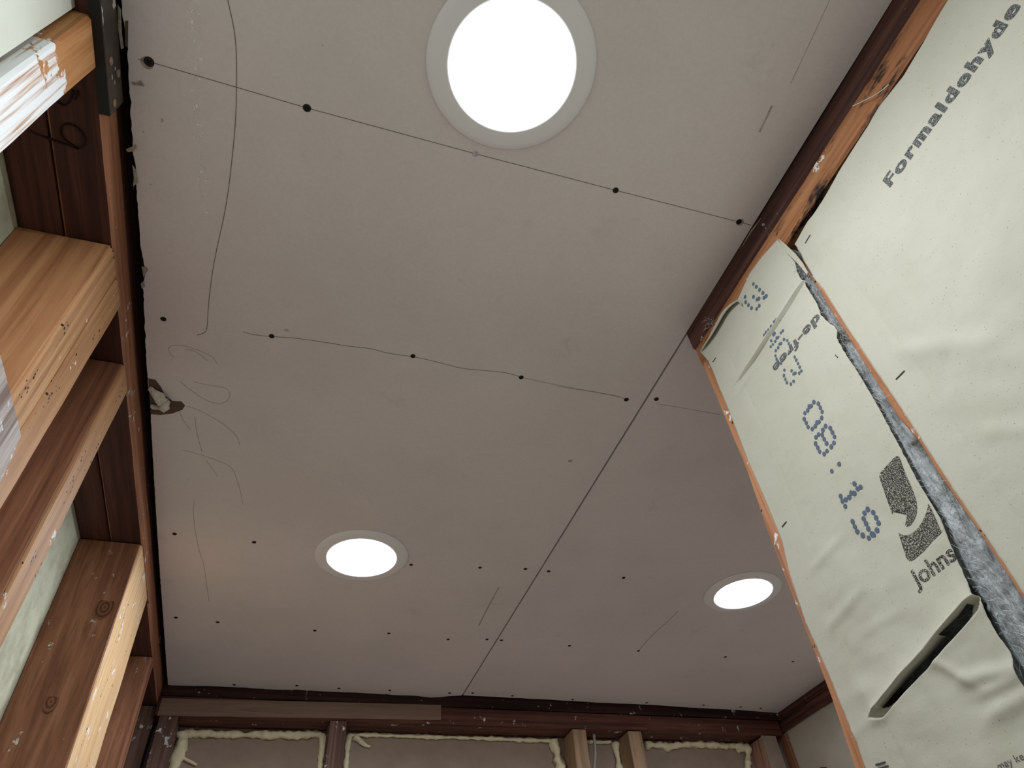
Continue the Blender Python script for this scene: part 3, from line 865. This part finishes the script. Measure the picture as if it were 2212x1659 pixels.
for i in range(len(cl) - 1):
    for s in range(6):
        a = i * 7 + s
        cf.append((a, a + 1, a + 8, a + 7))
o = mesh('curled_edge', cv, cf, M['paper_back'], facing_far, True)
o.modifiers.new('thickness', 'SOLIDIFY').thickness = 0.0005
tag(o, 'torn edge of the paper curled over')

# near sheet
NT1 = tab_z([(1712, 526), (1727, 550), (1738, 576), (1745, 588), (1757, 605), (1775, 626), (1785, 643), (1803, 672), (1821, 701), (1840, 730), (1953, 900), (2003, 978), (2056, 1060), (2109, 1138), (2164, 1220), (2212, 1294)])
topn = sorted([yz(p) for p in [(1714, 523), (1740, 477), (1750, 465), (1774, 427), (1805, 371), (1870, 270), (1892, 231), (1945, 164), (1986, 96), (2027, 24), (2041, 0)]] + [(-0.3, 0.835), (YB, 0.835)])
WN = [((1950, 755), (2110, 735), .0035, .012, .0010), ((2090, 765), (2212, 770), .0032, .018, .0015), ((2030, 860), (2212, 838), .0020, .02, .001),
      ((1990, 470), (2080, 520), .0012, .012, .0005), ((2110, 590), (2212, 570), .0022, .02, .0008), ((2150, 930), (2212, 925), .0028, .01, .001),
      ((1800, 430), (1980, 700), .0005, .006, .0002), ((1860, 300), (1830, 350), .001, .02, .0005), ((2120, 660), (2200, 690), .0015, .014, .0008)]
WNW = [(yz(a), yz(b), c, d, e) for a, b, c, d, e in WN]
NC = [tab_z([(1770, 520), (1870, 650), (1975, 790), (2080, 960), (2212, 1150)]), tab_z([(1800, 470), (1905, 600), (2010, 750), (2120, 900)])]
def h_near(Y, Z):
    v = Vector((Y, Z, 0))
    d = 0.0042 * noise.noise(v * 8 + Vector((13, 7, 0))) + 0.0008 * noise.noise(v * 27) + 0.0002 * noise.noise(v * 75)
    for a, b, amp, lam, bk in WNW:
        d += softfold(Y, Z, a, b, amp * 0.6, lam)
    for tb, k in zip(NC, (0.0006, 0.0003)):
        d -= k * math.exp(-abs(Y - interp(tb, Z)) / 0.0014)
    fy = interp(NC[0], Z)
    if Y > fy: d *= max(0.15, 1 - (Y - fy) / 0.03)
    return d
def x_near(Y, Z):
    return min(XQ + 0.004 - h_near(Y, Z), XP - 0.0015)
batt_near = empty('insulation_batt', (0.66, 0.0, FLOOR))
tag(batt_near, 'kraft-faced glass wool batt printed Formaldehyde, nearest the viewer', 'insulation', 'batts in the partition bays')
zsn = [0.86 - i * (0.62 / 250) for i in range(251)] + [0.24 - 0.02 * i for i in range(1, 20)] + [-0.5, -1.0, FLOOR + 0.01]
def sheet_near():
    vs, fs = [], []
    us = [i / 170 * 0.42 for i in range(171)] + [0.42 + i * 0.1 for i in range(1, 15)]
    nu = len(us)
    for zt in zsn:
        for du in us:
            yl = interp(NT1, zt); Y = yl - du
            z = zt
            if zt > 0.72:
                z = 0.72 + (zt - 0.72) / 0.14 * (interp(topn, Y) - 0.72)
                Y = interp(NT1, z) - du
            if du == 0: Y += 0.0007 * noise.noise(Vector((z * 120, 1, 1)))
            vs.append((x_near(Y, z), Y, z))
    for j in range(len(zsn) - 1):
        for i in range(nu - 1):
            a = j * nu + i
            fs.append((a, a + 1, a + nu + 1, a + nu))
    o = mesh('paper_facing', vs, fs, M['paper'], batt_near, True)
    tag(o, 'cream kraft paper stapled over the studs')
    sd = o.modifiers.new('thickness', 'SOLIDIFY'); sd.thickness = 0.0005; sd.offset = 0
    return o
facing_near = sheet_near()

tag(box('glass_wool', 0.622, 0.70, -0.068, 0.309, FLOOR + 0.02, 0.81, M['wool'], batt_near), 'grey glass wool behind the paper')
# ---- glass wool showing through the tear
vs, fs = [], []
ny, nz = 60, 420
for j in range(nz + 1):
    z = 0.815 - (0.815 - 0.10) * j / nz if j < nz - 3 else 0.10 - (j - nz + 3) * 0.4
    z = max(z, FLOOR + 0.02)
    for i in range(ny + 1):
        y0 = interp(MID, z)
        Y = y0 + 0.0005 + (0.555 - y0) * i / ny
        v = Vector((Y * 55, z * 30, 2))
        bulge = 0.012 * min(1, (i + 3) / 8)
        x = 0.622 - bulge - 0.004 * noise.noise(v) - 0.0022 * noise.noise(v * 3.7) - 0.0012 * noise.noise(v * 11)
        k = max(0.0, min(1.0, (Y - interp(right_tab, z) + 0.004) / 0.008))
        su, ss = slit_us(Y, z)
        kk = max(0.0, min(1.0, (Y - interp(right_tab, z) - 0.006) / 0.010))
        if -0.05 < su < 1.05 and kk > 0: x += 0.05 * kk * math.exp(-((ss + 0.004) / 0.022) ** 2)
        vs.append((max(x, XQ + 0.001) * (1 - k) + max(x, XQ + 0.010) * k, Y, z))
for j in range(nz):
    for i in range(ny):
        a = j * (ny + 1) + i
        fs.append((a, a + 1, a + ny + 2, a + ny + 1))
ring = [i for i in range(ny + 1)] + [j * (ny + 1) + ny for j in range(1, nz + 1)] + [nz * (ny + 1) + i for i in range(ny - 1, -1, -1)] + [j * (ny + 1) for j in range(nz - 1, 0, -1)]
o0 = len(vs)
vs += [(0.695, vs[i][1], vs[i][2]) for i in ring]
nr = len(ring)
fs += [(ring[k], ring[(k + 1) % nr], o0 + (k + 1) % nr, o0 + k) for k in range(nr)] + [tuple(range(o0, o0 + nr))]
wool = mesh('glass_wool', vs, fs, M['wool'], batt_far, True)
tag(wool, 'grey fluffy glass wool')
# loose strands
vs, fs = [], []
rnd = random.Random(5)
for k in range(900):
    z = rnd.uniform(0.2, 0.79); y0 = interp(MID, z)
    Y = y0 + rnd.random() * max(0.001, interp(right_tab, z) - y0 - 0.003)
    p = Vector((0.6065 + rnd.uniform(-0.002, 0.003), Y, z))
    d = Vector((rnd.uniform(-.3, .3), rnd.uniform(-.5, .8), rnd.uniform(-1, 1))).normalized()
    L = rnd.uniform(0.004, 0.014); c = Vector((rnd.uniform(-1, 1), rnd.uniform(-1, 1), rnd.uniform(-1, 1))) * 0.002
    v, f = tube([p, p + d * L * .5 + c, p + d * L], 0.00012, 3)
    o = len(vs); vs += v; fs += [tuple(i + o for i in q) for q in f]
tag(mesh('glass_strands', vs, fs, M['strand'], batt_far), 'fine loose glass strands', kind='stuff')

# ---- printing
def press(name, bm, xf, mat, parent, label, cuts=True, off=0.0005):
    """a flat outline (bm in y,z as x,y) laid on the paper surface xf(Y, Z)"""
    vs = [Vector((xf(v.co.x, v.co.y) - off - v.co.z, v.co.x, v.co.y)) for v in bm.verts]
    fs = [[v.index for v in f.verts] for f in bm.faces]
    bm.free()
    o = mesh(name, vs, fs, mat, parent, True)
    return tag(o, label)

def dice(bm, step):
    """cut the outline along a grid so it can follow the paper"""
    if not bm.verts: return bm
    for ax in (0, 1):
        lo = min(v.co[ax] for v in bm.verts); hi = max(v.co[ax] for v in bm.verts)
        t = lo + step
        while t < hi:
            no = (1, 0, 0) if ax == 0 else (0, 1, 0); co = (t, 0, 0) if ax == 0 else (0, t, 0)
            bmesh.ops.bisect_plane(bm, geom=bm.verts[:] + bm.edges[:] + bm.faces[:], plane_co=co, plane_no=no, dist=1e-7)
            t += step
    bm.verts.index_update()
    return bm

def text_bm(s, size, bold, spacing=1.0, sx=1.0):
    cu = bpy.data.curves.new('t', 'FONT'); cu.body = s; cu.size = size; cu.offset = bold; cu.space_character = spacing
    cu.fill_mode = 'FRONT'; cu.resolution_u = 5
    o = bpy.data.objects.new('t', cu); COL.objects.link(o)
    dg = bpy.context.evaluated_depsgraph_get(); dg.update()
    me = bpy.data.meshes.new_from_object(o.evaluated_get(dg))
    bm = bmesh.new(); bm.from_mesh(me)
    bpy.data.objects.remove(o); bpy.data.curves.remove(cu); bpy.data.meshes.remove(me)
    for v in bm.verts: v.co.x *= sx
    bmesh.ops.remove_doubles(bm, verts=bm.verts, dist=1e-6)
    return bm

def fit_text(s, p_left, p_right, cap, bold, spacing, over=0.0):
    """text from wall point p_left to p_right (y, z); reading towards -y unless flipped"""
    bm = text_bm(s, cap / 0.729, bold, spacing)
    if over > 0:
        src = bm.verts[:] + bm.edges[:] + bm.faces[:]
        for dx in (-over, over):
            g = bmesh.ops.duplicate(bm, geom=src)['geom']
            bmesh.ops.translate(bm, vec=(dx, 0, 0.00004 if dx > 0 else -0.00004), verts=[e for e in g if isinstance(e, bmesh.types.BMVert)])
    x0 = min(v.co.x for v in bm.verts); x1 = max(v.co.x for v in bm.verts)
    W = math.hypot(p_right[0] - p_left[0], p_right[1] - p_left[1])
    k = W / (x1 - x0)
    e = Vector((p_right[0] - p_left[0], p_right[1] - p_left[1])) / W
    n = Vector((e.y, -e.x))         # reading towards -y gives n = +z
    for v in bm.verts:
        a = (v.co.x - x0) * k; b = v.co.y
        v.co.x = p_left[0] + e.x * a + n.x * b
        v.co.y = p_left[1] + e.y * a + n.y * b
    return dice(bm, 0.004)

pl = yz((1921, 405), 0.606); pr = yz((2205, 12), 0.606)
press('printed_lettering', fit_text('Formaldehyde', pl, pr, 0.0205, 0.0007, 1.22, 0.0010), x_near, M['ink'], facing_near, 'bold grey print reading Formaldehyde')
pl = yz((1768, 676)); pr = yz((1667, 792))
press('printed_lettering', fit_text('de-free', pl, pr, 0.0165, 0.0005, 1.16, 0.0007), x_far, M['ink'], facing_far, 'grey print reading de-free, upside down')
pl = yz((1981, 1271)); pr = yz((2070, 1206))
press('printed_lettering', fit_text('Johns', pl, pr, 0.0185, 0.0003, 1.0, 0.0004), x_far, M['ink_black'], facing_far, 'black print reading Johns, cut off by the tear')
pl = yz((2163, 1664)); pr = yz((2216, 1640))
press('printed_lettering', fit_text('may ke', pl, pr, 0.006, 0.0, 1.0), x_far, M['ink'], facing_far, 'small faint grey print')

def poly_bm(px, s, o):
    bm = bmesh.new()
    vs = []
    for x, y in px:
        Y, Z = yz((o[0] + x / s, o[1] + y / s)); vs.append(bm.verts.new((Y, Z, 0)))
    bm.faces.new(vs); bmesh.ops.triangulate(bm, faces=bm.faces[:])
    return dice(bm, 0.005)
LA = [(765, 120), (790, 130), (805, 165), (840, 260), (880, 360), (920, 450), (950, 540), (968, 610), (975, 680), (970, 740), (945, 800), (910, 850), (880, 868), (855, 862), (848, 840), (860, 800), (863, 740), (850, 690), (825, 655), (795, 642), (765, 650), (735, 675), (715, 710), (710, 742), (680, 650), (640, 530), (605, 420), (585, 360), (583, 325), (600, 290), (680, 200), (730, 145)]
LB = [(1095, 625), (1108, 640), (1140, 700), (1176, 780), (1214, 870), (1243, 925), (1222, 950), (1150, 1020), (1060, 1120), (1010, 1165), (950, 1215), (915, 1232), (885, 1220), (862, 1190), (845, 1120), (815, 1020), (778, 930), (800, 945), (840, 957), (890, 950), (940, 925), (990, 880), (1030, 820), (1060, 760), (1080, 700)]
press('printed_logo', poly_bm(LA, 4.88, (1780, 960)), x_far, M['ink_black'], facing_far, 'upper half of the black curved logo')
press('printed_logo', poly_bm(LB, 4.88, (1780, 960)), x_far, M['ink_black'], facing_far, 'lower half of the black curved logo')

DOTS = [(8.296, (1560, 560), [(582, 448), (632, 498), (684, 552), (738, 605), (793, 658), (755, 692), (580, 677), (635, 725), (668, 708), (433, 680), (440, 772), (488, 824), (538, 877), (625, 890), (670, 835)]),
        (9.757, (1620, 680), [(572, 105), (525, 145), (460, 240), (403, 318), (348, 370), (305, 425), (400, 430), (520, 385), (497, 420), (688, 335), (645, 380), (590, 470), (560, 485), (527, 555), (445, 545), (475, 620), (428, 668)]),
        (9.757, (1620, 680), [(710, 518), (783, 540), (818, 605), (848, 665), (835, 780), (650, 600), (615, 615), (587, 690), (535, 752), (527, 862), (553, 930), (585, 985), (575, 1015), (655, 1020)]),
        (9.757, (1620, 680), [(952, 890), (988, 955), (1025, 1030), (1063, 1105), (1098, 1183), (1050, 1230), (887, 1180), (928, 1250), (965, 1232), (727, 1165), (718, 1280), (750, 1360), (783, 1430), (867, 1460), (925, 1403)]),
        (8.295, (1720, 850), [(318, 155), (398, 182), (435, 255), (470, 327), (460, 438), (412, 510), (372, 520), (340, 588), (286, 636), (212, 600), (180, 527), (145, 457), (157, 350), (207, 300), (235, 235), (270, 225)]),
        (8.295, (1720, 850), [(535, 585), (622, 622), (660, 697), (698, 775), (690, 887), (640, 955), (562, 1033), (510, 1085), (426, 1042), (390, 970), (350, 898), (356, 785), (405, 735), (473, 742), (485, 658), (510, 818), (553, 895)]),
        (8.295, (1720, 850), [(787, 1270), (650, 1393)]),
        (4.88, (1780, 960), [(325, 415), (387, 450), (355, 467), (320, 515), (288, 512), (266, 557), (230, 582), (195, 598), (177, 545), (224, 652)]),
        (4.88, (1780, 960), [(450, 682), (506, 715), (537, 772), (565, 828), (553, 903), (500, 945), (515, 950), (465, 985), (402, 957), (345, 917), (321, 866), (299, 812), (411, 782), (418, 722), (436, 832), (461, 888)])]
rnd = random.Random(3)
for s, o, pts in DOTS:
    bm = bmesh.new()
    for x, y in pts:
        Y, Z = yz((o[0] + x / s, o[1] + y / s))
        r = rnd.uniform(0.0027, 0.0032) * (0.8 if o[1] == 680 else 1.0)
        ring = []
        for k in range(14):
            a = 2 * math.pi * k / 14
            rr = r * (1 + 0.14 * noise.noise(Vector((math.cos(a) * 2 + x, math.sin(a) * 2 + y, 0))))
            ring.append(bm.verts.new((Y + math.cos(a) * rr, Z + math.sin(a) * rr * 1.1, 0)))
        bm.faces.new(ring)
        for k in range(3):
            a = rnd.uniform(0, 6.28); rr = r * rnd.uniform(1.4, 2.6); q = rnd.uniform(0.0002, 0.0004)
            c = (Y + math.cos(a) * rr, Z + math.sin(a) * rr)
            bm.faces.new([bm.verts.new((c[0] + math.cos(t) * q, c[1] + math.sin(t) * q, 0)) for t in (0, 1.26, 2.5, 3.77, 5.0)])
    bm.verts.index_update()
    press('printed_digit', bm, x_far, M['ink_blue'], facing_far, 'blue dot-matrix character', off=0.0007)

# ---- staples
def staple(a, b, xf, parent, r=0.0007):
    A, B = yz(a), yz(b)
    pa = Vector((xf(*A) - 0.0008, A[0], A[1])); pb = Vector((xf(*B) - 0.0008, B[0], B[1]))
    pts = [pa + Vector((0.003, 0, 0)), pa, pb, pb + Vector((0.003, 0, 0))]
    pts = [pts[0], pts[1], pa * .97 + pb * .03, pa * .03 + pb * .97, pts[2], pts[3]]
    v, f = tube(pts, r, 6)
    mesh('staple', v, f, M['staple'], parent)
t = NT('steel_staple'); t.b.inputs['Metallic'].default_value = 0.6
M['staple'] = t.out(srgb(92, 90, 88), 0.4)
for a, b in [((1736, 524), (1748, 507)), ((1930, 818), (1947, 800))]:
    staple(a, b, x_near, facing_near)
for a, b in [((1541, 782), (1547, 773)), ((1690, 1138), (1699, 1127)), ((1892, 1652), (1912, 1646)), ((1806, 767), (1811, 772)), ((1898, 1660), (1918, 1654))]:
    staple(a, b, x_far, facing_far)
# loose white fibre across the plate
v, f = tube(smoothpoly([onx(p, XP - 0.008) for p in [(1842, 229), (1870, 216), (1895, 203), (1920, 183)]], 2), 0.0006, 5)
tag(mesh('loose_fibre', v, f, M['strand'], part), 'pale stray fibre lying across the plate')
vs, fs = [], []
for k in range(26):
    p = onx((1535 + rnd.uniform(-12, 12), 700 + rnd.uniform(-10, 10)), XP - 0.003)
    d = Vector((-0.3, rnd.uniform(-1, 1), rnd.uniform(-1, 1))).normalized()
    L = rnd.uniform(0.004, 0.012)
    v, f = tube([p, p + d * L * 0.5 + Vector((-0.002, 0, 0.001)), p + d * L], 0.00018, 3)
    o = len(vs); vs += v; fs += [tuple(i + o for i in q) for q in f]
tag(mesh('fibre_wisp', vs, fs, M['strand'], part), 'wisp of pale fibres caught on the plate', kind='stuff')

# ================================================================== downlights
def downlight(c, label, ro=0.1135, ri=0.0815):
    root = empty('recessed_downlight', (c[0], c[1], H))
    tag(root, label, 'light', 'recessed ceiling lights')
    seg = 72
    prof = [(ro, 0.0), (ro, -0.0022), (ro - 0.002, -0.0042), (ro - 0.010, -0.0060), (ri + 0.006, -0.0074), (ri + 0.001, -0.0072), (ri, -0.0060), (ri, 0.0)]
    vs = [(c[0] + r * math.cos(2 * math.pi * k / seg), c[1] + r * math.sin(2 * math.pi * k / seg), H + z) for r, z in prof for k in range(seg)]
    n = len(prof)
    fs = [(i * seg + k, i * seg + (k + 1) % seg, ((i + 1) % n) * seg + (k + 1) % seg, ((i + 1) % n) * seg + k) for i in range(n) for k in range(seg)]
    tag(mesh('trim_ring', vs, fs, M['trim_white'], root, True), 'white trim ring')
    rings = [(ri - 0.0002, -0.0056), (ri * 0.7, -0.0062), (ri * 0.35, -0.0066)]
    vs = [(c[0] + r * math.cos(2 * math.pi * k / seg), c[1] + r * math.sin(2 * math.pi * k / seg), H + z) for r, z in rings for k in range(seg)]
    vs.append((c[0], c[1], H - 0.0068))
    fs = [(i * seg + k, i * seg + (k + 1) % seg, (i + 1) * seg + (k + 1) % seg, (i + 1) * seg + k) for i in range(2) for k in range(seg)]
    fs += [(2 * seg + k, 2 * seg + (k + 1) % seg, 3 * seg) for k in range(seg)]
    tag(mesh('lens', vs, fs, M['lens'], root, True), 'glowing white diffuser')
    return root
downlight((0.160, 0.261), 'large lit round downlight nearest the viewer, cut by the top of the picture')
downlight((0.150, 1.462), 'lit round downlight in the middle of the big ceiling sheet')
downlight((0.160, -0.940), 'added unseen downlight behind the viewer, evening out the light')  # extra lamp added out of view to even out the light
downlight((1.245, 1.452), 'lit round downlight over the alcove, right of the seam')
